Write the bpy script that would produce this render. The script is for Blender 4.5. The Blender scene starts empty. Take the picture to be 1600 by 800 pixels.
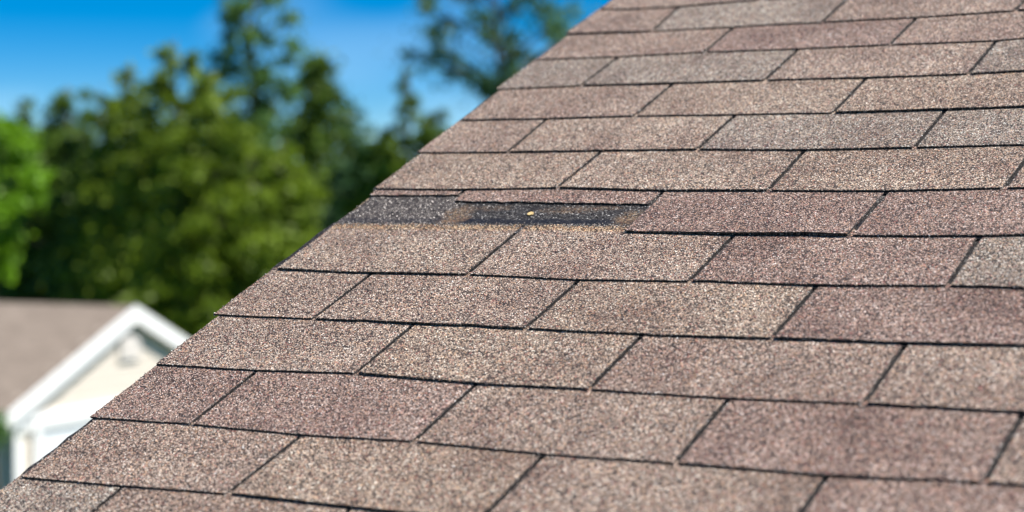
import bpy, math, random
import numpy as np
from mathutils import Vector, Matrix, noise

S = bpy.context.scene
COL = S.collection
rng = np.random.default_rng(11)
random.seed(5)

# ------------------------------------------------------------------ camera
PITCH = math.radians(25.0)                      # slope of the near roof
CP, SP = math.cos(PITCH), math.sin(PITCH)
CAM_Z = 6.30                                    # camera height above the ground
C_ROOF = (1.56919, -1.13871, 0.93073)           # camera in roof coordinates (along, up slope, normal)
R_ROOF = ((0.85769279, 0.46613455, -0.21698307),
          (0.01517408, -0.44477681, -0.89551289),
          (-0.51393854, 0.76478243, -0.38855503))   # right, down, forward


def rdir(d):
    """roof coordinates (u along, v up slope, n normal) -> world direction"""
    u, v, n = d
    return Vector((u, v * CP - n * SP, v * SP + n * CP))


ROOF_O = Vector((0, 0, CAM_Z)) - Vector((0, 0, rdir(C_ROOF).z))
RIGHT, DOWN, FWD = [rdir(r) for r in R_ROOF]
CAM = ROOF_O + rdir(C_ROOF)

cam = bpy.data.cameras.new('camera')
cam.lens = 66.66
cam.sensor_width = 36.0
cam.clip_start = 0.05
cam.clip_end = 6000
cam.dof.use_dof = True
cam.dof.focus_distance = 2.34
cam.dof.aperture_fstop = 3.5
camo = bpy.data.objects.new('camera', cam)
COL.objects.link(camo)
mw = Matrix((RIGHT, -DOWN, -FWD)).transposed().to_4x4()
mw.translation = CAM
camo.matrix_world = mw
S.camera = camo

# ------------------------------------------------------------------ sky, sun, exposure
SUN_AZ = math.radians(76.0)        # clockwise from +Y
SUN_EL = math.radians(57.0)
CLOUD_OFF = (12.0784, 12.5144, 1.3106)
w = bpy.data.worlds.new('World')
S.world = w
w.use_nodes = True
nt = w.node_tree
sky = nt.nodes.new('ShaderNodeTexSky')
sky.sky_type = 'NISHITA'
sky.sun_disc = False
sky.sun_elevation = SUN_EL
sky.sun_rotation = SUN_AZ
sky.altitude = 1500
sky.air_density = 1.0
sky.dust_density = 0.0
sky.ozone_density = 4.0
hs = nt.nodes.new('ShaderNodeHueSaturation')
hs.inputs['Saturation'].default_value = 1.6
stc = nt.nodes.new('ShaderNodeTexCoord')
smp = nt.nodes.new('ShaderNodeMapping')          # clear dry air: the deep blue reaches low down
smp.inputs['Scale'].default_value = (1, 1, 1.6)
sno = nt.nodes.new('ShaderNodeVectorMath')
sno.operation = 'NORMALIZE'
nt.links.new(stc.outputs['Generated'], smp.inputs[0])
nt.links.new(smp.outputs[0], sno.inputs[0])
nt.links.new(sno.outputs[0], sky.inputs[0])
nt.links.new(sky.outputs[0], hs.inputs['Color'])
# thin high cloud
cmp_ = nt.nodes.new('ShaderNodeMapping')
cmp_.inputs['Scale'].default_value = (7.0, 7.0, 16.0)
cmp_.inputs['Location'].default_value = CLOUD_OFF
nt.links.new(stc.outputs['Generated'], cmp_.inputs[0])
cn = nt.nodes.new('ShaderNodeTexNoise')
cn.inputs['Scale'].default_value = 1.0
cn.inputs['Detail'].default_value = 1.5
cn.inputs['Roughness'].default_value = 0.55
nt.links.new(cmp_.outputs[0], cn.inputs['Vector'])
cr = nt.nodes.new('ShaderNodeMapRange')
cr.inputs['From Min'].default_value = 0.50
cr.inputs['From Max'].default_value = 0.78
cr.inputs['To Max'].default_value = 0.30
cr.clamp = True
nt.links.new(cn.outputs[0], cr.inputs['Value'])
cx_ = nt.nodes.new('ShaderNodeMix')
cx_.data_type = 'RGBA'
cx_.inputs[7].default_value = (5.6, 8.0, 10.2, 1)
nt.links.new(cr.outputs[0], cx_.inputs[0])
nt.links.new(hs.outputs[0], cx_.inputs[6])
nt.links.new(cx_.outputs[2], nt.nodes['Background'].inputs[0])
nt.nodes['Background'].inputs[1].default_value = 0.068
sun = bpy.data.lights.new('sun', 'SUN')
sun.energy = 4.8
sun.angle = math.radians(0.53)
sun.color = (1.0, 0.945, 0.86)
suno = bpy.data.objects.new('sun', sun)
COL.objects.link(suno)
sd = Vector((math.sin(SUN_AZ) * math.cos(SUN_EL), math.cos(SUN_AZ) * math.cos(SUN_EL), math.sin(SUN_EL)))
suno.rotation_euler = sd.to_track_quat('Z', 'Y').to_euler()
suno.location = (0, 0, 40)
S.view_settings.view_transform = 'Standard'
S.view_settings.look = 'None'
S.view_settings.exposure = 0.93
S.view_settings.gamma = 1.0
S.view_settings.use_curve_mapping = False


# ------------------------------------------------------------------ helpers
def tag(o, label=None, cat=None, group=None, kind=None):
    for k, v in (('label', label), ('category', cat), ('group', group), ('kind', kind)):
        if v:
            o[k] = v
    return o


def empty(name, loc=(0, 0, 0), parent=None):
    o = bpy.data.objects.new(name, None)
    o.location = loc
    o.empty_display_size = 0.2
    COL.objects.link(o)
    if parent:
        o.parent = parent
    return o


class MB:
    def __init__(s):
        s.v, s.f, s.m = [], [], []

    def poly(s, pts, mi=0):
        n = len(s.v)
        s.v += [tuple(p) for p in pts]
        s.f.append(tuple(range(n, n + len(pts))))
        s.m.append(mi)

    def prism(s, pts, ext, mi=0):
        """closed polygon pts swept by the vector ext"""
        ext = Vector(ext)
        a = [Vector(p) for p in pts]
        b = [p + ext for p in a]
        nrm = (a[1] - a[0]).cross(a[2] - a[1])
        if nrm.dot(ext) > 0:
            a.reverse(); b.reverse()
        n, k = len(s.v), len(a)
        s.v += [tuple(p) for p in a + b]
        s.f.append(tuple(range(n, n + k))); s.m.append(mi)
        s.f.append(tuple(range(n + 2 * k - 1, n + k - 1, -1))); s.m.append(mi)
        for i in range(k):
            j = (i + 1) % k
            s.f.append((n + j, n + i, n + k + i, n + k + j)); s.m.append(mi)

    def box(s, o, ax, ay, az, mi=0):
        o, ax, ay, az = Vector(o), Vector(ax), Vector(ay), Vector(az)
        s.prism([o, o + ax, o + ax + ay, o + ay], az, mi)

    def tube(s, pts, rad, seg=7, mi=0):
        n = len(s.v)
        pts = [Vector(p) for p in pts]
        for i, p in enumerate(pts):
            d = (pts[min(i + 1, len(pts) - 1)] - pts[max(i - 1, 0)]).normalized()
            x = d.orthogonal().normalized()
            y = d.cross(x)
            for k in range(seg):
                a = 2 * math.pi * k / seg
                s.v.append(tuple(p + (x * math.cos(a) + y * math.sin(a)) * rad[i]))
        for i in range(len(pts) - 1):
            for k in range(seg):
                k2 = (k + 1) % seg
                s.f.append((n + i * seg + k, n + i * seg + k2, n + (i + 1) * seg + k2, n + (i + 1) * seg + k)); s.m.append(mi)
        s.f.append(tuple(range(n + seg - 1, n - 1, -1))); s.m.append(mi)
        e = n + (len(pts) - 1) * seg
        s.f.append(tuple(range(e, e + seg))); s.m.append(mi)

    def build(s, name, mats, parent=None, smooth=False):
        me = bpy.data.meshes.new(name)
        me.from_pydata(s.v, [], s.f)
        for m in (mats if isinstance(mats, (list, tuple)) else [mats]):
            me.materials.append(m)
        me.polygons.foreach_set('material_index', s.m)
        if smooth:
            me.polygons.foreach_set('use_smooth', [True] * len(s.f))
        me.update()
        o = bpy.data.objects.new(name, me)
        COL.objects.link(o)
        if parent:
            o.parent = parent
        return o


# ------------------------------------------------------------------ materials
def mat(name):
    m = bpy.data.materials.new(name)
    m.use_nodes = True
    b = m.node_tree.nodes['Principled BSDF']
    return m, m.node_tree, b


def N(nt, typ, **kw):
    n = nt.nodes.new(typ)
    for k, v in kw.items():
        if k in n.inputs.keys() and not hasattr(n, k):
            n.inputs[k].default_value = v
        else:
            setattr(n, k, v)
    return n


def setin(n, **kw):
    for k, v in kw.items():
        n.inputs[k.replace('_', ' ')].default_value = v
    return n


def ramp(nt, stops, interp='LINEAR'):
    r = nt.nodes.new('ShaderNodeValToRGB')
    r.color_ramp.interpolation = interp
    e = r.color_ramp.elements
    while len(e) < len(stops):
        e.new(0.5)
    for el, (p, c) in zip(e, stops):
        el.position = p
        el.color = (c[0], c[1], c[2], 1) if isinstance(c, (tuple, list)) else (c, c, c, 1)
    return r


def mixc(nt, a, b, fac, blend='MIX'):
    n = nt.nodes.new('ShaderNodeMix')
    n.data_type = 'RGBA'
    n.blend_type = blend
    for sock, val in ((n.inputs[0], fac), (n.inputs[6], a), (n.inputs[7], b)):
        if hasattr(val, 'is_linked'):
            nt.links.new(val, sock)
        elif isinstance(val, (tuple, list)):
            sock.default_value = (val[0], val[1], val[2], 1)
        else:
            sock.default_value = val
    return n.outputs[2]


def mth(nt, op, a, b=None, clamp=False):
    n = nt.nodes.new('ShaderNodeMath')
    n.operation = op
    n.use_clamp = clamp
    for i, v in enumerate((a, b)):
        if v is None:
            continue
        if hasattr(v, 'is_linked'):
            nt.links.new(v, n.inputs[i])
        else:
            n.inputs[i].default_value = v
    return n.outputs[0]


GRAN_STOPS = [(0.00, (.030, .022, .020)), (0.13, (.120, .082, .070)), (0.22, (.290, .222, .185)),
              (0.38, (.420, .338, .288)), (0.62, (.540, .450, .385)), (0.79, (.560, .380, .255)),
              (0.855, (.360, .165, .145)), (0.90, (.680, .610, .545)), (0.95, (.860, .840, .800))]
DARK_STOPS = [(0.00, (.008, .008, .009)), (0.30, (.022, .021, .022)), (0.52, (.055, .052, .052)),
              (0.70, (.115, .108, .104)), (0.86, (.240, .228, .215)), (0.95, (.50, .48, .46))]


def granule_nodes(nt, coord, stops, scale):
    """random stone per cell: colour, cell height and a per-stone random number"""
    v1 = N(nt, 'ShaderNodeTexVoronoi', feature='F1')
    v1.inputs['Scale'].default_value = scale
    v1.inputs['Randomness'].default_value = 1.0
    nt.links.new(coord, v1.inputs['Vector'])
    sep = N(nt, 'ShaderNodeSeparateColor')
    nt.links.new(v1.outputs['Color'], sep.inputs[0])
    r = ramp(nt, stops, 'CONSTANT')
    nt.links.new(sep.outputs[0], r.inputs[0])
    # value jitter inside a stone class
    j = mth(nt, 'MULTIPLY_ADD', sep.outputs[1], 0.5)
    j.node.inputs[2].default_value = 0.75
    col = mixc(nt, r.outputs[0], j, 1.0, 'MULTIPLY')
    # asphalt showing between the stones
    gap = ramp(nt, [(0.40, 0.0), (0.62, 1.0)])
    nt.links.new(v1.outputs['Distance'], gap.inputs[0])
    col = mixc(nt, col, (.022, .018, .018), mth(nt, 'MULTIPLY', gap.outputs[0], 0.92))
    h = mth(nt, 'SUBTRACT', mth(nt, 'MULTIPLY', sep.outputs[2], 0.7), v1.outputs['Distance'])
    return col, h, sep


def shingle_material():
    m, nt, b = mat('shingle_granules')
    tc = N(nt, 'ShaderNodeTexCoord')
    oi = N(nt, 'ShaderNodeObjectInfo')
    off = N(nt, 'ShaderNodeVectorMath', operation='SCALE')
    cmb = N(nt, 'ShaderNodeCombineXYZ')
    nt.links.new(oi.outputs['Random'], cmb.inputs[0])
    nt.links.new(mth(nt, 'MULTIPLY', oi.outputs['Random'], 3.7), cmb.inputs[1])
    nt.links.new(cmb.outputs[0], off.inputs[0]); off.inputs[3].default_value = 7.0
    add = N(nt, 'ShaderNodeVectorMath', operation='ADD')
    nt.links.new(tc.outputs['Object'], add.inputs[0]); nt.links.new(off.outputs[0], add.inputs[1])
    col, h, sep = granule_nodes(nt, add.outputs[0], GRAN_STOPS, 520)
    # tint of this tab, and of patches inside the tab
    n1 = N(nt, 'ShaderNodeTexNoise'); setin(n1, Scale=8.5, Detail=5.0, Roughness=.62)
    nt.links.new(add.outputs[0], n1.inputs['Vector'])
    r1 = ramp(nt, [(0.30, (.72, .63, .61)), (0.44, (.92, .87, .85)), (0.56, (1.04, 1.01, .98)), (0.70, (1.18, 1.17, 1.15))])
    nt.links.new(n1.outputs[0], r1.inputs[0])
    col = mixc(nt, col, r1.outputs[0], 1.0, 'MULTIPLY')
    n2 = N(nt, 'ShaderNodeTexNoise'); setin(n2, Scale=120.0, Detail=3.0, Roughness=.7)
    nt.links.new(add.outputs[0], n2.inputs['Vector'])
    r2 = ramp(nt, [(0.3, .74), (0.5, 1.0), (0.7, 1.24)])
    nt.links.new(n2.outputs[0], r2.inputs[0])
    col = mixc(nt, col, r2.outputs[0], 1.0, 'MULTIPLY')
    col = mixc(nt, col, oi.outputs['Color'], 1.0, 'MULTIPLY')
    # weathering that runs across neighbouring tabs
    geo = N(nt, 'ShaderNodeNewGeometry')
    n4 = N(nt, 'ShaderNodeTexNoise'); setin(n4, Scale=4.0, Detail=6.0, Roughness=.68)
    nt.links.new(geo.outputs['Position'], n4.inputs['Vector'])
    r4 = ramp(nt, [(0.34, (.80, .76, .75)), (0.48, (1, 1, 1)), (0.66, (1.08, 1.08, 1.08))])
    nt.links.new(n4.outputs[0], r4.inputs[0])
    col = mixc(nt, col, r4.outputs[0], 1.0, 'MULTIPLY')
    # pale dust on the strip that the next course normally covers
    at = N(nt, 'ShaderNodeAttribute', attribute_name='dust')
    dn = mth(nt, 'MULTIPLY', at.outputs['Fac'], mth(nt, 'MULTIPLY_ADD', n2.outputs[0], 1.0))
    col = mixc(nt, col, mixc(nt, col, (1.10, 1.0, .80), 1.0, 'MULTIPLY'), mth(nt, 'MULTIPLY', dn, 1.5, True))
    nt.links.new(col, b.inputs['Base Color'])
    bp = N(nt, 'ShaderNodeBump'); setin(bp, Strength=1.0, Distance=.0013)
    nt.links.new(h, bp.inputs['Height'])
    nt.links.new(bp.outputs[0], b.inputs['Normal'])
    rr = ramp(nt, [(0.0, .85), (0.86, .65), (0.93, .22)])
    nt.links.new(sep.outputs[2], rr.inputs[0])
    nt.links.new(rr.outputs[0], b.inputs['Roughness'])
    b.inputs['Specular IOR Level'].default_value = .35
    return m


def headlap_material(name, torn=False):
    stops = DARK_STOPS if torn else [(p, tuple(x * .30 for x in c)) for p, c in DARK_STOPS]  # covered headlap: dark stones darkened further, shade of the cutouts put into the colour
    m, nt, b = mat(name)
    tc = N(nt, 'ShaderNodeTexCoord')
    col, h, sep = granule_nodes(nt, tc.outputs['Object'], stops, 520)
    if torn:
        xyz = N(nt, 'ShaderNodeSeparateXYZ')
        nt.links.new(tc.outputs['Object'], xyz.inputs[0])
        n1 = N(nt, 'ShaderNodeTexNoise'); setin(n1, Scale=38.0, Detail=5.0, Roughness=.65)
        nt.links.new(tc.outputs['Object'], n1.inputs['Vector'])
        n3 = N(nt, 'ShaderNodeTexNoise'); setin(n3, Scale=210.0, Detail=2.0, Roughness=.6)
        nt.links.new(tc.outputs['Object'], n3.inputs['Vector'])
        wob = mth(nt, 'MULTIPLY', mth(nt, 'SUBTRACT', n1.outputs[0], .5), .022)
        wob2 = mth(nt, 'MULTIPLY', mth(nt, 'SUBTRACT', n3.outputs[0], .5), .010)
        y = mth(nt, 'ADD', mth(nt, 'ADD', xyz.outputs[1], wob), wob2)
        # black sealant line just above the lower edge
        a1 = mth(nt, 'SUBTRACT', 1.0, mth(nt, 'DIVIDE', mth(nt, 'ABSOLUTE', mth(nt, 'SUBTRACT', y, SEAL_V)), .0105), True)
        a1 = mth(nt, 'MULTIPLY', a1, 2.6, True)
        lf = mth(nt, 'LESS_THAN', mth(nt, 'ADD', xyz.outputs[0], mth(nt, 'MULTIPLY', wob, 1.6)), .170)
        col = mixc(nt, col, mixc(nt, col, (2.1, 1.98, 1.86), 1.0, 'MULTIPLY'), lf)
        sg = ramp(nt, GRAN_STOPS, 'CONSTANT')
        nt.links.new(sep.outputs[1], sg.inputs[0])
        dirt = mixc(nt, sg.outputs[0], (.62, .50, .36), 1.0, 'MULTIPLY')
        col = mixc(nt, col, (.005, .006, .012), mth(nt, 'MULTIPLY', mth(nt, 'MULTIPLY', a1, mth(nt, 'SUBTRACT', mth(nt, 'MULTIPLY', n3.outputs[0], 3.4), .75, True)), mth(nt, 'SUBTRACT', .95, mth(nt, 'MULTIPLY', lf, .35))))
        # brown dirt left where the torn tab met its neighbours
        for (cx, cy, rx, ry, st) in STAINS:
            dx = mth(nt, 'DIVIDE', mth(nt, 'SUBTRACT', mth(nt, 'ADD', xyz.outputs[0], mth(nt, 'MULTIPLY', wob, 1.8)), cx), rx)
            dy = mth(nt, 'DIVIDE', mth(nt, 'SUBTRACT', y, cy), ry)
            d = mth(nt, 'ADD', mth(nt, 'MULTIPLY', dx, dx), mth(nt, 'MULTIPLY', dy, dy))
            f = mth(nt, 'SUBTRACT', 1.15, d, True)
            f = mth(nt, 'MULTIPLY', mth(nt, 'MULTIPLY', f, mth(nt, 'SUBTRACT', mth(nt, 'MULTIPLY', n3.outputs[0], 4.5), 1.5, True)), st, True)
            col = mixc(nt, col, dirt, mth(nt, 'MULTIPLY', f, .62))
    nt.links.new(col, b.inputs['Base Color'])
    bp = N(nt, 'ShaderNodeBump'); setin(bp, Strength=.8, Distance=.0011)
    nt.links.new(h, bp.inputs['Height'])
    nt.links.new(bp.outputs[0], b.inputs['Normal'])
    b.inputs['Roughness'].default_value = .65
    b.inputs['Specular IOR Level'].default_value = .2
    return m


def asphalt_material():
    m, nt, b = mat('asphalt_edge')
    tc = N(nt, 'ShaderNodeTexCoord')
    n = N(nt, 'ShaderNodeTexNoise'); setin(n, Scale=500.0, Detail=2.0)
    nt.links.new(tc.outputs['Object'], n.inputs['Vector'])
    r = ramp(nt, [(.35, (.008, .008, .009)), (.7, (.035, .030, .030))])
    nt.links.new(n.outputs[0], r.inputs[0])
    nt.links.new(r.outputs[0], b.inputs['Base Color'])
    b.inputs['Roughness'].default_value = .8
    return m


def plain(name, c, rough=.6, var=.12, scale=6.0, bump=0.0, metallic=0.0):
    m, nt, b = mat(name)
    tc = N(nt, 'ShaderNodeTexCoord')
    n = N(nt, 'ShaderNodeTexNoise'); setin(n, Scale=scale, Detail=5.0, Roughness=.6)
    nt.links.new(tc.outputs['Object'], n.inputs['Vector'])
    r = ramp(nt, [(.3, tuple(x * (1 - var) for x in c)), (.7, tuple(min(1, x * (1 + var)) for x in c))])
    nt.links.new(n.outputs[0], r.inputs[0])
    nt.links.new(r.outputs[0], b.inputs['Base Color'])
    b.inputs['Roughness'].default_value = rough
    b.inputs['Metallic'].default_value = metallic
    if bump:
        bp = N(nt, 'ShaderNodeBump'); setin(bp, Strength=.5, Distance=bump)
        nt.links.new(n.outputs[0], bp.inputs['Height'])
        nt.links.new(bp.outputs[0], b.inputs['Normal'])
    return m


def leaf_material(name, dark, light):
    m, nt, b = mat(name)
    at = N(nt, 'ShaderNodeAttribute', attribute_name='tone')
    r = ramp(nt, [(0.0, dark), (1.0, light)])
    nt.links.new(at.outputs['Fac'], r.inputs[0])
    nt.links.new(r.outputs[0], b.inputs['Base Color'])
    b.inputs['Roughness'].default_value = .5
    b.inputs['Specular IOR Level'].default_value = .3
    tr = N(nt, 'ShaderNodeBsdfTranslucent')
    nt.links.new(r.outputs[0], tr.inputs[0])
    mx = N(nt, 'ShaderNodeMixShader'); mx.inputs[0].default_value = .42
    nt.links.new(b.outputs[0], mx.inputs[1]); nt.links.new(tr.outputs[0], mx.inputs[2])
    nt.links.new(mx.outputs[0], nt.nodes['Material Output'].inputs[0])
    return m


# ------------------------------------------------------------------ the near roof
TW, EX = 0.305, 0.127            # tab width, exposure of a course
T, GAP = 0.0022, 0.0003          # shingle thickness, air between layers
SLOPE = T + GAP
SLOT = 0.0033                    # half width of a cutout
# measured unevenness of the courses: offset of each butt line (m) along u
LINES = {
 1: [(0.008,-0.0054), (0.154,-0.0029), (0.301,0.0022), (0.459,0.0005)],
 2: [(0.000,-0.0024), (0.150,0.0008), (0.310,-0.0035), (0.456,0.0015), (0.614,-0.0033), (0.762,-0.0005), (0.917,-0.0019), (1.063,0.0079), (1.099,0.0089)],
 3: [(-0.000,-0.0016), (0.153,-0.0015), (0.297,0.0046), (0.460,-0.0027), (0.604,-0.0005), (0.764,-0.0023), (0.909,0.0020), (1.065,0.0037)],
 4: [(-0.007,0.0018), (0.153,0.0006), (0.300,-0.0006), (0.459,-0.0018), (0.609,-0.0057), (0.766,-0.0022), (0.910,-0.0005), (1.034,0.0043)],
 5: [(0.004,0.0047), (0.155,0.0000), (0.305,0.0031), (0.464,-0.0050), (0.612,-0.0012), (0.770,-0.0045), (0.918,0.0031), (1.002,0.0015)],
 6: [(0.308,0.0013), (0.462,0.0006), (0.615,-0.0034), (0.765,-0.0035), (0.919,-0.0017), (0.969,0.0028)],
 7: [(-0.001,0.0077), (0.149,0.0024), (0.301,0.0078), (0.462,-0.0014), (0.613,-0.0023), (0.769,-0.0050), (0.913,0.0015)],
 8: [(-0.005,0.0086), (0.155,0.0058), (0.302,0.0057), (0.456,0.0050), (0.612,-0.0023), (0.764,0.0008), (0.902,0.0039)],
 9: [(0.001,0.0058), (0.150,0.0025), (0.300,0.0061), (0.459,-0.0008), (0.608,-0.0028), (0.764,-0.0012), (0.869,0.0030)],
 10: [(-0.006,0.0044), (0.146,0.0082), (0.303,0.0056), (0.457,0.0027), (0.611,-0.0008), (0.763,-0.0000), (0.836,0.0051)],
 11: [(0.001,0.0076), (0.151,0.0032), (0.300,0.0093), (0.459,0.0025), (0.604,0.0044), (0.762,0.0014), (0.802,0.0067)],
 12: [(-0.004,-0.0036), (0.147,-0.0107), (0.254,-0.0099), (0.305,-0.0107), (0.365,-0.0071), (0.459,-0.0084), (0.607,-0.0092), (0.771,0.0003)],
 13: [(0.003,-0.0064), (0.058,-0.0179), (0.155,-0.0198), (0.304,-0.0085)],
}
# measured cutouts: course -> (tab number, u at its top, u at its foot)
CUTS = {
 0: [(0.5,0.1561,0.1544)],
 1: [(1.0,0.3098,0.2997), (2.0,0.6159,0.6109), (3.0,0.9181,0.9156)],
 2: [(0.5,0.1547,0.1521), (1.5,0.4622,0.4571), (2.5,0.7660,0.7632), (3.5,1.0664,1.0648)],
 3: [(1.0,0.3014,0.2976), (2.0,0.6101,0.6050), (3.0,0.9128,0.9114)],
 4: [(0.5,0.1575,0.1528), (1.5,0.4658,0.4595), (2.5,0.7699,0.7661)],
 5: [(1.0,0.3079,0.3046), (2.0,0.6167,0.6129), (3.0,0.9193,0.9194)],
 6: [(0.5,0.1526,0.1540), (1.5,0.4628,0.4628), (2.5,0.7692,0.7659)],
 7: [(1.0,0.3055,0.3003), (2.0,0.6132,0.6122), (3.0,0.9171,0.9137)],
 8: [(0.5,0.1517,0.1539), (1.5,0.4606,0.4560), (2.5,0.7652,0.7633)],
 9: [(1.0,0.3029,0.3002), (2.0,0.6116,0.6095)],
 10: [(0.5,0.1510,0.1462), (1.5,0.4597,0.4571), (2.5,0.7628,0.7608)],
 11: [(1.0,0.3051,0.3024), (2.0,0.6090,0.6045)],
 12: [(0.5,0.1554,0.1617), (1.5,0.4600,0.4578)],
}
RAKE = {1: .0082, 2: .0003, 3: -.0001, 4: -.0073, 5: .0044, 6: .001, 7: -.0009, 8: -.0054, 9: .001, 10: -.0063, 11: .0005, 12: -.0042, 13: .0026}
K0, K1 = -2, 17                  # courses built tab by tab
NT = 7                           # tabs in a course
U_END, V_RIDGE = 7.5, 4.6
SEAL_V = 6.255 * EX
STAINS = [(0.184, 6.40 * EX, .026, .040, 1.1), (0.448, 6.36 * EX, .020, .030, 1.1), (0.350, 6.56 * EX, .050, .012, .6), (0.40, 6.62 * EX, .03, .008, .5), (0.23, 6.60 * EX, .035, .010, .5)]


def butt(k, u):
    """up-slope position of the lower edge of course k"""
    if k in LINES:
        l = LINES[k]
        d = float(np.interp(u, [q[0] for q in l], [q[1] for q in l]))
    elif k > 13:
        d = -.010 + .003 * math.sin(k * 2.1 + u * 3)
    else:
        d = .002 * math.sin(k * 1.7 + u * 4)
    return k * EX + d + .0007 * noise.noise((u * 40, k * 3.1, 0)) + .0005 * noise.noise((u * 150, k * 7.7, 3)) + .008 * max(0, noise.noise((u * 22, k * 9.1, 7)) - .45)


def cut(k, i):
    """u at the top and foot of the i-th cutout of course k"""
    num = i + (1.0 if k % 2 else 0.5)
    for (a, t, f) in CUTS.get(k, []):
        if abs(a - num) < .01:
            return t, f
    d = .004 * noise.noise((k * 5.3, i * 3.3, 1))
    return num * TW + d, num * TW + d - .002


def rake_u(k, v):
    """left end of course k"""
    a = RAKE.get(k, .003 * math.sin(k * 2.7))
    return a + .0012 * noise.noise((v * 60, k * 2.2, 5)) + .0009 * noise.noise((v * 240, k, 9))


WAVE = lambda u, v: .0006 * noise.noise((u * 5, v * 5, 2))


def h_top(k, u, v):
    return SLOPE * (1.0 - (v / EX - k)) + WAVE(u, v)


def tint_for(k, i):
    """colour of the granule blend of each tab, as laid on this roof"""
    t = TINT.get((k, i))
    if t is None:
        q = random.random()
        base = [TAN, PINK, BRN, GREY, PURP][int(q * 5) % 5]
        t = base
    j = 1 + random.uniform(-.03, .03)
    return (t[0] * j, t[1] * j, t[2] * j, 1)


TAN = (1.10, 1.05, .96); PINK = (1.07, 1.01, .95); PURP = (.92, .81, .79); GREY = (1.00, 1.03, 1.00); BRN = (1.0, .92, .87); PALE = (1.14, 1.10, 1.02)
TINT = {(0, 0): GREY, (0, 1): PINK, (1, 0): PINK, (1, 1): TAN, (1, 2): PINK, (1, 3): PURP,
        (2, 0): PURP, (2, 1): PURP, (2, 2): PINK, (2, 3): PURP, (3, 0): PINK, (3, 1): TAN, (3, 2): BRN, (3, 3): PINK,
        (4, 0): PINK, (4, 1): PINK, (4, 2): TAN, (4, 3): PURP, (5, 0): PALE, (5, 1): PINK, (5, 2): PURP, (5, 3): GREY,
        (6, 0): PURP, (6, 1): PURP, (6, 2): PURP, (6, 3): PURP, (7, 0): TAN, (7, 1): PALE, (7, 2): TAN, (7, 3): PINK,
        (8, 0): PINK, (8, 1): PALE, (8, 2): GREY, (8, 3): GREY, (9, 0): PINK, (9, 1): TAN, (9, 2): TAN,
        (10, 0): GREY, (10, 1): GREY, (10, 2): PINK, (10, 3): GREY, (11, 0): BRN, (11, 1): PURP, (11, 2): BRN,
        (12, 0): BRN, (12, 1): GREY, (12, 2): PINK, (13, 0): PINK, (13, 1): GREY}

M_SHINGLE = shingle_material()
M_ASPH = asphalt_material()
M_HEAD_SHADED = headlap_material('shaded_headlap_granules')
M_TORN = headlap_material('exposed_headlap', True)
M_WHITE = plain('white_paint', (.80, .80, .79), .45, .04)
M_CREAM = plain('cream_siding', (.62, .56, .485), .6, .05)
M_SOFFIT = plain('soffit_paint', (.55, .46, .33), .6, .06)
M_BRASS = plain('brass_nail', (.74, .52, .23), .45, .2, 300.0, 0, .2)
M_DECK = plain('deck_board', (.30, .22, .14), .8, .2)

house = empty('house', ROOF_O)
tag(house, 'near house whose brown shingle roof with a torn bare patch fills the foreground', 'house')
roof_frame = Matrix(((1, 0, 0), (0, CP, -SP), (0, SP, CP))).to_4x4()

# roof deck: both slopes, in roof coordinates of the front slope
deck = MB()
deck.prism([(-.001, -.62, -.004), (-.001, V_RIDGE, -.004), (-.001, V_RIDGE, -.022), (-.001, -.62, -.022)], (U_END, 0, 0))
roof = deck.build('roof', [M_DECK], house)
roof.matrix_local = roof_frame
roof['label'] = 'weathered brown three-tab shingle roof slope with torn tabs'


def sheet(name, us, vs_lo, vs_hi, k, rows, parent, m_top, tint=None, thick=T, dust_from=None, lift=0.0, drop=0.0, left=None, right=None):
    """a thin shingle piece: grid over (u, v) with an uneven outline, closed by dark cut edges.
    left/right: functions v-> u ; vs_lo/vs_hi: functions u -> v"""
    nu, nv = us, len(rows)
    top, bot, dust = [], [], []
    for j, t in enumerate(rows):
        for i in range(nu + 1):
            s = i / nu
            vm = (vs_lo((left(0) + right(0)) / 2) * (1 - t) + vs_hi((left(0) + right(0)) / 2) * t)
            u = left(vm) * (1 - s) + right(vm) * s
            v = vs_lo(u) * (1 - t) + vs_hi(u) * t
            curl = lift * (1 - t) ** 2 * (1 + .9 * noise.noise((u * 9, k * 1.9, 4))) - drop
            z = h_top(k, u, v) + curl
            top.append((u, v, z))
            bot.append((u, v, z - thick))
            dust.append(1.0 if (dust_from is not None and v > dust_from) else 0.0)
    ctr = np.mean(np.array(top), axis=0)
    W = nu + 1
    n = len(top)
    f, mi = [], []
    for j in range(nv - 1):
        for i in range(nu):
            a = j * W + i
            f.append((a, a + 1, a + W + 1, a + W)); mi.append(0)
            f.append((n + a, n + a + W, n + a + W + 1, n + a + 1)); mi.append(1)
    ring = [i for i in range(W)] + [j * W + nu for j in range(1, nv)] + [(nv - 1) * W + i for i in range(nu - 1, -1, -1)] + [j * W for j in range(nv - 2, 0, -1)]
    for a, b in zip(ring, ring[1:] + ring[:1]):
        f.append((b, a, n + a, n + b)); mi.append(1)
    me = bpy.data.meshes.new(name)
    me.from_pydata([tuple(np.array(p) - ctr) for p in top + bot], [], f)
    me.materials.append(m_top); me.materials.append(M_ASPH)
    me.polygons.foreach_set('material_index', mi)
    at = me.attributes.new('dust', 'FLOAT', 'POINT')
    at.data.foreach_set('value', dust + dust)
    me.update()
    o = bpy.data.objects.new(name, me)
    COL.objects.link(o)
    o.parent = parent
    o.location = ctr
    if tint:
        o.color = tint
    return o


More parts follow.
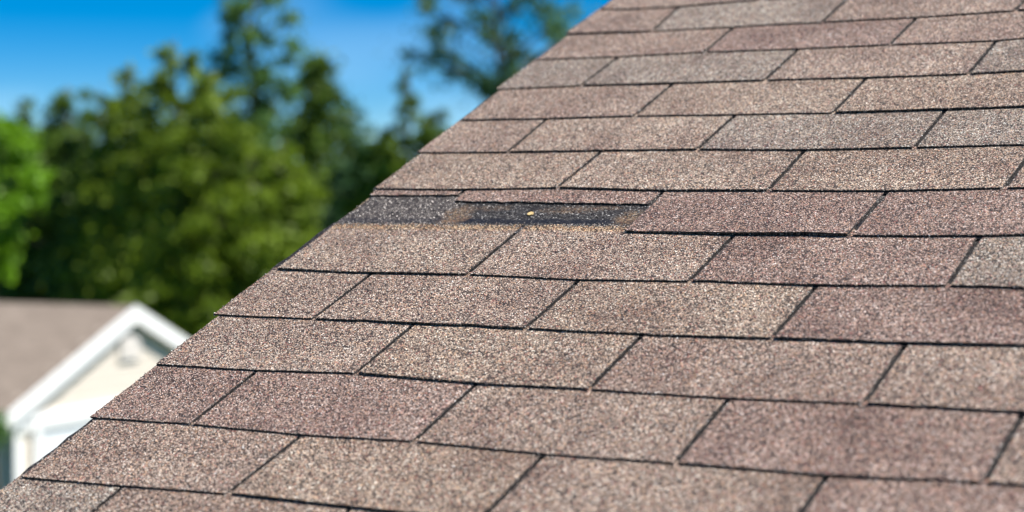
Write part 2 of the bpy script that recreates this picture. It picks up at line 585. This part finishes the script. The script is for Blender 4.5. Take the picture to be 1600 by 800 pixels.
ROWS = [0, .03, .30, .60, .86, .93, .965, 1.0]
edges = []          # polylines (u, v, z) along visible cut edges, used for the loose stone rim
for k in range(K0, K1 + 1):
    lo = lambda u, k=k: butt(k, u)
    hi = lambda u, k=k: butt(k + 1, u) + (.17 if k == 5 else .065) * EX + .004 * noise.noise((u * 35, k, 2)) + .002 * noise.noise((u * 130, k, 8))
    for i in range(NT):
        if i == 0:
            left = lambda v, k=k: rake_u(k, v)
        else:
            tl, fl = cut(k, i - 1)
            left = lambda v, tl=tl, fl=fl, k=k, i=i: fl + (tl - fl) * (v / EX - k) + SLOT + .0007 * noise.noise((v * 90, k * 1.3, i * 2.1))
        tr_, fr = cut(k, i)
        right = lambda v, tl=tr_, fl=fr, k=k, i=i: fl + (tl - fl) * (v / EX - k) - SLOT + .0007 * noise.noise((v * 90, k * 1.7, i * 3.1 + 7))
        tint = tint_for(k, i)
        if k == 6 and i == 0:      # torn: only a narrow rag is left under the course above
            o = sheet('shingle', 20, lambda u: 6.915 * EX + .0018 * noise.noise((u * 60, 1, 1)), hi, k, ROWS, roof, M_SHINGLE, tint, left=left, right=right)
            o['label'] = 'torn stub of a shingle tab at the rake'
            edges.append((k, i, left, right, lambda u: 6.915 * EX + .0018 * noise.noise((u * 60, 1, 1))))
            continue
        if k == 6 and i == 1:
            tf = lambda u: float(np.interp(u, [.16, .32, .462], [6.745, 6.712, 6.68])) * EX + .0032 * noise.noise((u * 40, 4, 1)) + .0018 * noise.noise((u * 150, 4, 6))
            o = sheet('shingle', 44, tf, hi, k, ROWS, roof, M_SHINGLE, tint, left=left, right=right)
            o['label'] = 'torn strip of a missing shingle tab above the bare patch'
            edges.append((k, i, left, right, tf))
            continue
        lift = .0022 if (k == 6 and i == 2) else random.choice([0, 0, .0003, .0005, .0008, .0012])
        o = sheet('shingle', 22, lo, hi, k, ROWS, roof, M_SHINGLE, tint, lift=lift, left=left, right=right,
                  dust_from=(6.08 * EX if k == 5 and i < 2 else None))
        edges.append((k, i, left, right, lo))
    # the covered upper half of this course, seen through the cutouts of the next one
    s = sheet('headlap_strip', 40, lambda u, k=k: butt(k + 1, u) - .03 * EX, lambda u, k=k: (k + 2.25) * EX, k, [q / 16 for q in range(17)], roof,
              M_TORN if k == 5 else M_HEAD_SHADED, left=lambda v, k=k: rake_u(k, v) - .0008 - .0045 * max(0, noise.noise((v * 30, k * 4.1, 6))) - .002 * max(0, noise.noise((v * 170, k * 4.1, 2))), right=lambda v: NT * TW, thick=T - .001, drop=.0004)
    if k == 5:
        s['label'] = 'bare black headlap with tar line where tabs are missing'
        ctr = s.location.copy()
        for vtx in s.data.vertices:
            vtx.co += ctr
        s.location = (0, 0, 0)

# nail that held the missing tab
nail = MB()
cx, cy = .2992, .8176
cz = h_top(5, cx, cy)
ringp = [(cx + .0043 * math.cos(a), cy + .0043 * math.sin(a), cz + .0006 + .0003 * math.sin(a)) for a in [2 * math.pi * q / 14 for q in range(14)]]
nail.prism(ringp, (0, -.0002, .0013))
nail.tube([(cx, cy, cz - .012), (cx, cy, cz + .0016)], [.0016, .0016], 8)
nail.build('nail', M_BRASS, roof)['label'] = 'brass coloured roofing nail head in the bare patch'


# stones standing along the cut edges and loose on the bare patch
def granules(name, pts, size, stops, parent, m):
    n = len(pts)
    base = np.array([(1, 0, 0), (-1, 0, 0), (0, 1, 0), (0, -1, 0), (0, 0, 1), (0, 0, -1)], float)
    tri = np.array([(0, 2, 4), (2, 1, 4), (1, 3, 4), (3, 0, 4), (2, 0, 5), (1, 2, 5), (3, 1, 5), (0, 3, 5)])
    sc = size * rng.uniform(.55, 1.25, (n, 1, 1)) * rng.uniform(.6, 1.2, (n, 1, 3))
    a = rng.normal(size=(n, 4)); a /= np.linalg.norm(a, axis=1)[:, None]
    q0, q1, q2, q3 = a.T
    Rm = np.stack([1 - 2 * (q2 * q2 + q3 * q3), 2 * (q1 * q2 - q0 * q3), 2 * (q1 * q3 + q0 * q2),
                   2 * (q1 * q2 + q0 * q3), 1 - 2 * (q1 * q1 + q3 * q3), 2 * (q2 * q3 - q0 * q1),
                   2 * (q1 * q3 - q0 * q2), 2 * (q2 * q3 + q0 * q1), 1 - 2 * (q1 * q1 + q2 * q2)], axis=1).reshape(n, 3, 3)
    V = np.einsum('nij,nkj->nki', Rm, base[None] * sc) + pts[:, None, :]
    F = tri[None] + (np.arange(n) * 6)[:, None, None]
    me = bpy.data.meshes.new(name)
    me.vertices.add(n * 6); me.vertices.foreach_set('co', V.reshape(-1))
    me.loops.add(n * 24); me.loops.foreach_set('vertex_index', F.reshape(-1).astype(np.int32))
    me.polygons.add(n * 8)
    me.polygons.foreach_set('loop_start', np.arange(0, n * 24, 3, dtype=np.int32))
    me.update(calc_edges=True)
    pos = np.array([s[0] for s in stops]); colr = np.array([s[1] for s in stops])
    r = rng.random(n)
    c = colr[np.searchsorted(pos, r, side='right') - 1] * rng.uniform(.8, 1.2, (n, 1))
    ca = np.ones((n, 6, 4)); ca[:, :, :3] = c[:, None, :]
    at = me.attributes.new('stone', 'FLOAT_COLOR', 'POINT')
    at.data.foreach_set('color', ca.reshape(-1))
    me.materials.append(m)
    o = bpy.data.objects.new(name, me)
    COL.objects.link(o)
    o.parent = parent
    o['kind'] = 'stuff'
    return o


M_STONE, snt, sb = mat('loose_stone')
sa = N(snt, 'ShaderNodeAttribute', attribute_name='stone')
snt.links.new(sa.outputs['Color'], sb.inputs['Base Color'])
sb.inputs['Roughness'].default_value = .6

pl, pd = [], []
for (k, i, left, right, lo) in edges:
    if k < 0 or k > 14 or i > 4:
        continue
    vm = (k + .5) * EX
    if left(vm) > 1.35:
        continue
    ua, ub = left(vm), right(vm)
    for q in range(int((ub - ua) / .0011)):           # along the butt
        u = random.uniform(ua, ub)
        v = lo(u) + abs(random.gauss(0, .0012)) - .0004
        (pl if random.random() < .75 else pd).append((u, v, h_top(k, u, v) + .0001 - .0008 * random.random()))
    va, vb = lo((ua + ub) / 2), butt(k + 1, ua)
    for side, fn in ((0, left), (1, right)):           # along the cutouts and the rake
        rake = (i == 0 and side == 0)
        for q in range(int(max(0, vb - va) / (.0006 if rake else .0012))):
            v = random.uniform(va, vb)
            d = abs(random.gauss(0, .0010)) - (abs(random.gauss(0, .0012)) if rake else 0)
            u = fn(v) + (d - .0004 if side == 0 else .0004 - d)
            z = h_top(k, u, v) - (.0026 if rake else .0012) * random.random()
            (pd if random.random() < (.55 if rake else .4) else pl).append((u, v, z))
for q in range(1300):                                   # bare patch
    u = random.uniform(.0, .46)
    v = random.uniform(6.36, 6.92) * EX
    pd.append((u, v, h_top(5, u, v) + .0003))
for q in range(1300):
    u = random.uniform(.0, .47)
    v = 6.175 * EX + random.gauss(0, .0035)
    (pd if random.random() < .8 else pl).append((u, v, h_top(5, u, v) + .0001))
for q in range(700):                                    # crumbs washed down below the patch
    u = random.uniform(.0, .47)
    v = 6.2 * EX - abs(random.gauss(0, .012))
    (pl if random.random() < .5 else pd).append((u, v, h_top(5, u, v) + .0003))
# proud stones standing out of the granule surface
for q in range(110000):
    k = random.randint(0, 13)
    v = (k + random.random()) * EX
    u = random.uniform(0, 1.28)
    if k == 6 and u < .46:
        continue
    bt = butt(k, u)
    kk = k if v > bt + .001 else k - 1
    if v > butt(k + 1, u) + .0005:
        kk = k + 1
    num = (u / TW) - (1.0 if kk % 2 else .5)
    if num > -.3:
        tl, fl = cut(kk, max(0, round(num)))
        if abs(u - (fl + (tl - fl) * (v / EX - kk))) < SLOT + .0006:
            continue
    if u < rake_u(kk, v) + .001:
        continue
    (pd if random.random() < .07 else pl).append((u, v, h_top(kk, u, v) - .0001))
granules('loose_granules', np.array(pl), .00085, GRAN_STOPS, roof, M_STONE)
sp = []
for q in range(26):                                     # bright quartz stones
    k = random.randint(1, 13); u = random.uniform(0.02, 1.1); v = (k + random.uniform(.1, .9)) * EX
    sp.append((u, v, h_top(k, u, v) + .0004))
granules('loose_granules', np.array(sp), .0013, [(0, (.92, .92, .90)), (.5, (.86, .86, .84))], roof, M_STONE)
granules('loose_granules', np.array(pd), .0009, DARK_STOPS, roof, M_STONE)

# the rest of the roof beyond the tabs that the photograph shows
fld = MB()
for k in range(K0, int(V_RIDGE / EX) - 1):
    ustart = NT * TW + (TW if k % 2 else TW / 2) if k <= K1 else (0 if k % 2 else -TW / 2)
    n = 0
    u = ustart
    if k <= K1:
        u = cut(k, NT - 1)[1] + SLOT
    while u < U_END - .05:
        ua, ub = max(u, .0), min(u + TW - 2 * SLOT, U_END)
        va, vb = k * EX, (k + 1.2) * EX
        za, zb = SLOPE, -.2 * SLOPE
        fld.prism([(ua, va, za), (ub, va, za), (ub, vb, zb), (ua, vb, zb)], (0, 0, -.0028))
        u += TW
fo = fld.build('shingle_field', M_SHINGLE, roof)
fo['kind'] = 'stuff'
fo.color = (.98, .9, .88, 1)

# ridge cap, back slope, boards and walls of the near house (hidden from here, seen from the side)
half = V_RIDGE * CP
zr = V_RIDGE * SP
bk = MB()
bk.prism([(0, half + .004, zr), (0, 2 * half + .56, -.265), (0, 2 * half + .56, -.29), (0, half + .004, zr - .025)], (U_END, 0, 0))
bs = bk.build('back_slope', M_SHINGLE, house)
fb = MB()
for (a, b_) in (((-.62 * CP, -.62 * SP), (half, zr)), ((half, zr), (2 * half + .56, -.265))):
    fb.prism([(.012, a[0], a[1] - .026), (.012, b_[0], b_[1] - .026), (.012, b_[0], b_[1] - .20), (.012, a[0], a[1] - .20)], (.022, 0, 0))
fb.build('fascia', M_WHITE, house)
gw = MB()
y0, y1 = -.30, 2 * half + .25
gw.prism([(.30, y0, -ROOF_O.z), (.30, y1, -ROOF_O.z), (.30, y1, -.33), (.30, half, zr - .06), (.30, y0, -.33)], (U_END - .6, 0, 0))
gw.build('wall', M_CREAM, house)

# ------------------------------------------------------------------ ground
gm, gnt, gb = mat('lawn')
gtc = N(gnt, 'ShaderNodeTexCoord')
g1 = N(gnt, 'ShaderNodeTexNoise'); setin(g1, Scale=.35, Detail=6.0, Roughness=.65)
gnt.links.new(gtc.outputs['Object'], g1.inputs['Vector'])
g2 = ramp(gnt, [(.3, (.028, .050, .012)), (.55, (.050, .085, .020)), (.75, (.095, .110, .035))])
gnt.links.new(g1.outputs[0], g2.inputs[0])
gnt.links.new(g2.outputs[0], gb.inputs['Base Color'])
gb.inputs['Roughness'].default_value = .9
g = MB()
g.poly([(-3000, -3000, 0), (3000, -3000, 0), (3000, 3000, 0), (-3000, 3000, 0)])
tag(g.build('ground', gm), kind='structure')


def at(px, py, depth):
    """world point seen at a photograph pixel (1600 x 800) at a depth along the view"""
    f = 66.66 / 36 * 1600
    return CAM + FWD * depth + RIGHT * ((px - 800) / f * depth) + DOWN * ((py - 400) / f * depth)


# ------------------------------------------------------------------ neighbour's house
def shingle_far():
    m, nt, b = mat('far_shingles')
    tc = N(nt, 'ShaderNodeTexCoord')
    br = N(nt, 'ShaderNodeTexBrick')
    setin(br, Scale=1.0)
    br.inputs['Brick Width'].default_value = .305
    br.inputs['Row Height'].default_value = .127
    br.inputs['Mortar Size'].default_value = .006
    br.inputs['Color1'].default_value = (.190, .150, .118, 1)
    br.inputs['Color2'].default_value = (.245, .198, .158, 1)
    br.inputs['Mortar'].default_value = (.08, .065, .052, 1)
    nt.links.new(tc.outputs['UV'], br.inputs['Vector'])
    nt.links.new(br.outputs[0], b.inputs['Base Color'])
    b.inputs['Roughness'].default_value = .9
    return m


M_FAR = shingle_far()
M_DOOR = plain('door_paint', (.70, .73, .76), .45, .03)

FH = Vector((FWD.x, FWD.y, 0)).normalized()
RH = Vector((RIGHT.x, RIGHT.y, 0)).normalized()
ANG = math.radians(24)
apex = at(212, 478, 30.0)
back = -RH * math.cos(ANG) + FH * math.sin(ANG)      # along the ridge, away
side = -RH * math.sin(ANG) - FH * math.cos(ANG)      # along the gable, towards the left corner
nb = empty('neighbour_house', (apex.x, apex.y, 0))
nb.rotation_euler = (0, 0, math.atan2(back.y, back.x))   # local x = back, local y = +/- side
sgn = 1 if (Matrix.Rotation(math.atan2(back.y, back.x), 3, 'Z') @ Vector((0, 1, 0))).dot(side) > 0 else -1
tag(nb, 'cream neighbouring house with white gable trim and brown roof beyond the near roof', 'house')
RZ = apex.z
HW, TP = 3.13, .44                 # half width incl. eaves, slope
LEN = 11.0
OV = .16                           # gable overhang
ez = RZ - HW * TP
for s in (1, -1):
    r = MB()
    y = s * sgn * HW
    r.prism([(0, 0, RZ), (0, y, ez), (0, y, ez - .05), (0, 0, RZ - .05)], (LEN, 0, 0))
    ro = r.build('roof_slope', M_FAR, nb)
    uv = ro.data.uv_layers.new(name='UVMap')
    for l in ro.data.loops:
        c = ro.data.vertices[l.vertex_index].co
        uv.data[l.index].uv = (c.x, math.hypot(c.y, c.z - RZ))
    b_ = MB()                      # barge board on the gable
    b_.prism([(-.025, 0, RZ + .01), (-.025, y, ez + .01), (-.025, y, ez - .25), (-.025, 0, RZ - .25)], (.03, 0, 0))
    b_.build('barge_board', M_WHITE, nb)
    so = MB()                      # soffit behind it
    so.prism([(.006, 0, RZ - .06), (.006, y, ez - .06), (.006, y, ez - .085), (.006, 0, RZ - .085)], (OV, 0, 0))
    so.build('soffit', M_SOFFIT, nb)
    gu = MB()
    gu.box((0, y, ez - .16), (LEN, 0, 0), (0, s * sgn * .10, 0), (0, 0, .13))
    gu.build('gutter', M_WHITE, nb)
WW = HW - .30
wl = MB()
wl.prism([(OV, -WW, 0), (OV, WW, 0), (OV, WW, RZ - WW * TP - .05), (OV, 0, RZ - .06), (OV, -WW, RZ - WW * TP - .05)], (LEN - 2 * OV, 0, 0))
wall = wl.build('wall', M_CREAM, nb)
# siding courses on the gable
for q in range(26):
    z = .25 + q * .17
    hw = min(WW, (RZ - .12 - z) / TP) - .02
    if hw < .1 or z > RZ - .45:
        break
    sd_ = MB()
    sd_.prism([(OV, -hw, z), (OV - .014, -hw, z), (OV - .003, -hw, z + .168), (OV, -hw, z + .168)], (0, 2 * hw, 0))
    sd_.build('siding_board', M_CREAM, wall)
fz = MB(); fz.box((OV - .05, -WW, ez - .34), (.05, 0, 0), (0, 2 * WW, 0), (0, 0, .24)); fz.build('frieze_board', M_WHITE, nb)
for s in (1, -1):
    c_ = MB(); c_.box((OV - .04, s * sgn * WW - (.16 if s * sgn > 0 else -.0) , 0), (.2, 0, 0), (0, .16 if s * sgn > 0 else -.16, 0), (0, 0, ez - .35)); c_.build('corner_board', M_WHITE, nb)
vt = MB(); vt.box((OV - .05, -.27, RZ - .86), (.05, 0, 0), (0, .54, 0), (0, 0, .38))
M_VENT = plain('vent_paint', (.60, .565, .52), .6, .05)
vent = vt.build('gable_vent', M_VENT, nb)
for q in range(6):
    s_ = MB(); s_.prism([(OV - .052, -.24, RZ - .84 + q * .06), (OV - .075, -.24, RZ - .84 + q * .06), (OV - .055, -.24, RZ - .79 + q * .06)], (0, .48, 0)); s_.build('slat', M_VENT, vent)
# garage door under the gable
DT, DWH = 2.93, 2.28
df = MB()
df.box((OV - .09, -DWH - .16, DT), (.088, 0, 0), (0, 2 * DWH + .32, 0), (0, 0, .16))
for s in (-1, 1):
    df.box((OV - .085, s * DWH, 0), (.083, 0, 0), (0, s * .14, 0), (0, 0, DT - .002))
door = df.build('garage_door', M_WHITE, nb)
for rI in range(4):
    for cI in range(6):
        pw, ph = 2 * DWH / 6, DT / 4
        p_ = MB(); y_, z_ = -DWH + cI * pw, rI * ph
        p_.prism([(OV - .008, y_ + .004, z_ + .004), (OV - .008, y_ + pw - .004, z_ + .004), (OV - .008, y_ + pw - .004, z_ + ph - .004), (OV - .008, y_ + .004, z_ + ph - .004)], (-.022, 0, 0))
        p_.build('panel', M_DOOR, door)


# ------------------------------------------------------------------ trees
M_BARK = plain('bark', (.085, .065, .048), .9, .35, 9.0, .02)
PALS = {
    'olive': leaf_material('olive_leaves', (.062, .110, .008), (.240, .345, .022)),
    'green': leaf_material('green_leaves', (.050, .125, .028), (.170, .320, .080)),
    'dark': leaf_material('dark_leaves', (.040, .090, .010), (.145, .240, .030)),
    'bright': leaf_material('bright_leaves', (.080, .185, .006), (.215, .430, .015)),
    'blue': leaf_material('bluish_leaves', (.040, .105, .046), (.130, .260, .110)),
}


def tree(name, label, cat, px, top, depth, half_px, shape, pal, n_leaf, n_clump, leaf, base_px=None, group='trees of the wood behind the houses', clump=.55, seed=0):
    """trunk with limbs, crown of leaf-sized faces gathered in clumps.
    px/top: where the tip is seen, half_px: half width of the crown, base_px: lower end of the crown"""
    rs = np.random.default_rng(seed + 100)
    f = 66.66 / 36 * 1600
    tip = at(px, top, depth)
    R_ = half_px / f * depth
    zb = max(.6, at(px, base_px, depth).z) if base_px else 1.0
    H = tip.z
    root = empty(name, (tip.x, tip.y, 0))
    tag(root, label, cat, group)
    # trunk and limbs
    tb = MB()
    lean = rs.normal(0, .02, 2)
    tp = [(lean[0] * z * z / H + .05 * math.sin(z), lean[1] * z * z / H, z) for z in np.linspace(0, H * .97, 9)]
    r0 = .05 + H * .016
    tb.tube(tp, [r0 * (1 - .93 * q / 8) for q in range(9)], 8)
    cl = []
    hc = H - zb
    for q in range(n_clump):
        t = (q + rs.random()) / n_clump              # 0 bottom, 1 top
        if shape in ('cone', 'dome'):
            t = 1 - (1 - t) ** .62                   # fuller below, thin at the tip
        a = rs.random() * 2 * math.pi
        if shape == 'cone':
            rad = R_ * (1 - t) ** .62 + .06
        elif shape == 'dome':
            rad = R_ * (1 - t) ** .48 * (.75 + .4 * rs.random()) + .05
        elif shape == 'round':
            rad = R_ * math.sqrt(max(.02, 1 - (2 * t - 1) ** 2)) * (.8 + .4 * rs.random())
        else:                                        # pine: wide above, ragged
            rad = R_ * (.35 + .65 * math.sin(math.pi * min(1, t ** .8 * .95 + .05))) * (.6 + .6 * rs.random())
        rr = rad * (rs.random() ** .45)
        z = zb + hc * t * (.985 if shape == 'cone' else .95)
        ti = min(8, z / (H * .97) * 8)
        i0 = int(ti); fr = ti - i0
        c0 = Vector(tp[i0]).lerp(Vector(tp[min(8, i0 + 1)]), fr)
        c = c0 + Vector((math.cos(a) * rr, math.sin(a) * rr, (-.15 if shape == 'cone' else .12) * rr))
        c.z = min(c.z, H - .05)
        cl.append((c, rs.random()))
        if q % 2 == 0 and rr > .35:
            j = max(.3, c0.z - rr * .45)
            tj = min(8, j / (H * .97) * 8); jj = int(tj)
            b0 = Vector(tp[jj]).lerp(Vector(tp[min(8, jj + 1)]), tj - jj)
            mid = b0.lerp(c, .55) + Vector((0, 0, .08 * rr))
            w_ = max(.008, .012 * rr + .008)
            tb.tube([b0, mid, c], [w_ * 1.6, w_, w_ * .4], 5)
    tr = tb.build('trunk', M_BARK, root, smooth=True)
    # leaves
    ci = rs.integers(0, n_clump, n_leaf)
    cc = np.array([tuple(c[0]) for c in cl]); ct = np.array([c[1] for c in cl])
    zf = (cc[:, 2] - zb) / max(hc, .1)
    csz = clump * (.55 + .8 * rs.random(n_clump)) * (np.clip(1.15 - zf * (.95 if shape == 'cone' else .8 if shape == 'dome' else .5), .16, 1.2))
    d = rs.normal(size=(n_leaf, 3)); d /= np.linalg.norm(d, axis=1)[:, None]
    d *= np.abs(rs.normal(0, .62, n_leaf))[:, None]
    d[:, 2] *= .62
    P_ = cc[ci] + d * csz[ci][:, None]
    P_[:, 2] = np.clip(P_[:, 2], .15, None)
    nrm = rs.normal(size=(n_leaf, 3)) + d * 1.2 + np.array([0, 0, .5])
    nrm /= np.linalg.norm(nrm, axis=1)[:, None]
    ref = rs.normal(size=(n_leaf, 3))
    e1 = np.cross(nrm, ref); e1 /= np.linalg.norm(e1, axis=1)[:, None]
    e2 = np.cross(nrm, e1)
    ls = leaf * rs.uniform(.6, 1.3, n_leaf)
    a1 = e1 * ls[:, None]; a2 = e2 * (ls * .55)[:, None]
    V = np.stack([P_ - a1, P_ - a2 * .9 + a1 * .1, P_ + a1, P_ + a2 * .9 + a1 * .1], axis=1)
    me = bpy.data.meshes.new('crown')
    me.vertices.add(n_leaf * 4); me.vertices.foreach_set('co', V.reshape(-1))
    me.loops.add(n_leaf * 4); me.loops.foreach_set('vertex_index', np.arange(n_leaf * 4, dtype=np.int32))
    me.polygons.add(n_leaf); me.polygons.foreach_set('loop_start', np.arange(0, n_leaf * 4, 4, dtype=np.int32))
    me.update(calc_edges=True)
    tone = np.clip(.38 * ct[ci] + .52 * rs.random(n_leaf) + .05, 0, 1)
    ta = me.attributes.new('tone', 'FLOAT', 'POINT')
    ta.data.foreach_set('value', np.repeat(tone, 4))
    me.materials.append(PALS[pal])
    o = bpy.data.objects.new('crown', me)
    COL.objects.link(o)
    o.parent = root
    return root


TREES = [
    # name, label, category, px, top, depth, half, shape, palette, leaves, clumps, leaf, crown base, clump size
    ('leafy_tree', 'bright green leafy tree at the left edge, left of the brown neighbouring roof', 'tree', -10, 175, 40, 76, 'round', 'bright', 3000, 40, .13, 430, .40),
    ('pine_tree', 'dark pointed tree behind the bright green tree at the left edge', 'tree', 43, 142, 56, 85, 'dome', 'dark', 7000, 120, .14, 520, .65),
    ('pine_tree', 'dark green tree with rounded tip between left edge and olive wood', 'tree', 108, 118, 54, 100, 'dome', 'dark', 8000, 130, .15, 520, .7),
    ('pine_tree', 'dull green tree with a low shoulder left of the tree straight above the gable', 'tree', 162, 118, 52, 90, 'dome', 'dark', 8000, 130, .15, 520, .7),
    ('pine_tree', 'tree rising left of the tallest olive peak above the cream house', 'tree', 212, 86, 50, 105, 'dome', 'olive', 10000, 140, .14, 540, .7),
    ('pine_tree', 'olive green tree with a single peak straight above the white gable', 'tree', 269, 40, 47, 110, 'dome', 'olive', 10500, 150, .14, 560, .62),
    ('pine_tree', 'broad yellowish olive tree in the middle of the wood', 'tree', 348, 92, 43, 140, 'dome', 'olive', 13000, 160, .13, 600, .7),
    ('tall_tree', 'tall slender tree cut by the top edge, left of the open sky', 'tree', 384, -60, 52, 70, 'round', 'green', 3400, 36, .14, 230, .56),
    ('pine_tree', 'olive tree below the tall slender tree, nearest the roof edge', 'tree', 440, 200, 44, 120, 'dome', 'olive', 10000, 140, .13, 640, .7),
    ('pine_tree', 'dark tree with a blunt top right of the tall slender tree', 'tree', 486, 80, 55, 44, 'pine', 'dark', 3300, 44, .14, 250, .5),
    ('pine_tree', 'short dark tree just left of the pointed conifer by the sky gap', 'tree', 547, 142, 58, 44, 'dome', 'blue', 4200, 70, .14, 420, .5),
    ('conifer_tree', 'pointed slim conifer standing alone below the open sky', 'tree', 634, 92, 56, 60, 'cone', 'dark', 6000, 120, .12, 480, .46),
    ('pine_tree', 'low dark green tree touching the roof edge right of the conifer', 'tree', 678, 158, 54, 66, 'dome', 'dark', 6500, 95, .14, 440, .6),
    ('pine_tree', 'low olive tree filling the wood left of the roof edge', 'tree', 592, 192, 48, 80, 'dome', 'olive', 8000, 110, .13, 520, .6),
    ('sparse_tree', 'sparse leafy tree with sky showing through at the top beside the roof', 'tree', 790, -75, 46, 150, 'round', 'blue', 3000, 46, .12, 150, .5),
    ('conifer_tree', 'dark conifer below the sparse leafy tree, half hidden by the roof', 'tree', 793, 45, 52, 62, 'cone', 'dark', 5500, 100, .13, 420, .55),
    ('pine_tree', 'deep shaded tree at the back between the two dark left trees', 'tree', 80, 215, 64, 110, 'round', 'dark', 6000, 100, .18, 520, .8),
    ('pine_tree', 'deep shaded tree at the back behind the olive peak', 'tree', 250, 190, 64, 130, 'round', 'dark', 7000, 110, .18, 540, .8),
    ('pine_tree', 'deep shaded tree at the back behind the broad olive tree', 'tree', 400, 225, 66, 120, 'round', 'dark', 7000, 110, .18, 540, .8),
    ('pine_tree', 'deep shaded tree at the back behind the short dark tree', 'tree', 560, 225, 66, 125, 'round', 'dark', 7000, 110, .18, 520, .8),
]
for i, t in enumerate(TREES):
    t = list(t)
    t[9], t[10], t[11] = int(t[9] * 1.9), int(t[10] * 1.4), t[11] * .8      # leaves, clumps, leaf size
    tree(*t[:-1], seed=i * 7, clump=t[-1])

# far wood that closes the view behind the single trees: one mass
rs = np.random.default_rng(77)
P_ = []
for ang in np.arange(-math.radians(32), math.radians(46), .0042):
    dist = 92 + 10 * noise.noise((ang * 9, 1, 1)) + rs.uniform(-7, 7)
    hgt = 8.6 + 2.2 * noise.noise((ang * 14, 3, 1)) + 1.6 * noise.noise((ang * 60, 8, 1))
    c = CAM + (FH * math.cos(ang) + RH * math.sin(ang)) * dist
    n_ = 95
    zz = hgt * (1 - rs.random(n_) ** 1.6)
    wd = .25 + 1.1 * np.clip(1 - zz / hgt, 0, 1) ** .6
    P_.append(np.c_[c.x + rs.normal(0, 1, n_) * wd, c.y + rs.normal(0, 1, n_) * wd, np.clip(zz, .2, None)])
P_ = np.concatenate(P_)
n_ = len(P_)
e1 = rs.normal(size=(n_, 3)); e1 /= np.linalg.norm(e1, axis=1)[:, None]
e2 = np.cross(e1, rs.normal(size=(n_, 3))); e2 /= np.linalg.norm(e2, axis=1)[:, None]
ls = rs.uniform(.16, .40, n_)[:, None]
V = np.stack([P_ - e1 * ls, P_ - e2 * ls * .6, P_ + e1 * ls, P_ + e2 * ls * .6], axis=1)
me = bpy.data.meshes.new('far_wood')
me.vertices.add(n_ * 4); me.vertices.foreach_set('co', V.reshape(-1))
me.loops.add(n_ * 4); me.loops.foreach_set('vertex_index', np.arange(n_ * 4, dtype=np.int32))
me.polygons.add(n_); me.polygons.foreach_set('loop_start', np.arange(0, n_ * 4, 4, dtype=np.int32))
me.update(calc_edges=True)
ta = me.attributes.new('tone', 'FLOAT', 'POINT')
ta.data.foreach_set('value', np.repeat(rs.random(n_), 4))
me.materials.append(PALS['dark'])
fw = bpy.data.objects.new('far_wood', me)
COL.objects.link(fw)
tag(fw, 'far green wood closing the view behind the single trees', 'wood', kind='stuff')

# low shrub at the neighbour's front corner
tree('garden_shrub', 'dark green shrub at the left corner of the cream house', 'shrub', -8, 640, 27.0, 10, 'round', 'green', 1200, 30, .05, 690, group='garden shrubs', clump=.25, seed=900)
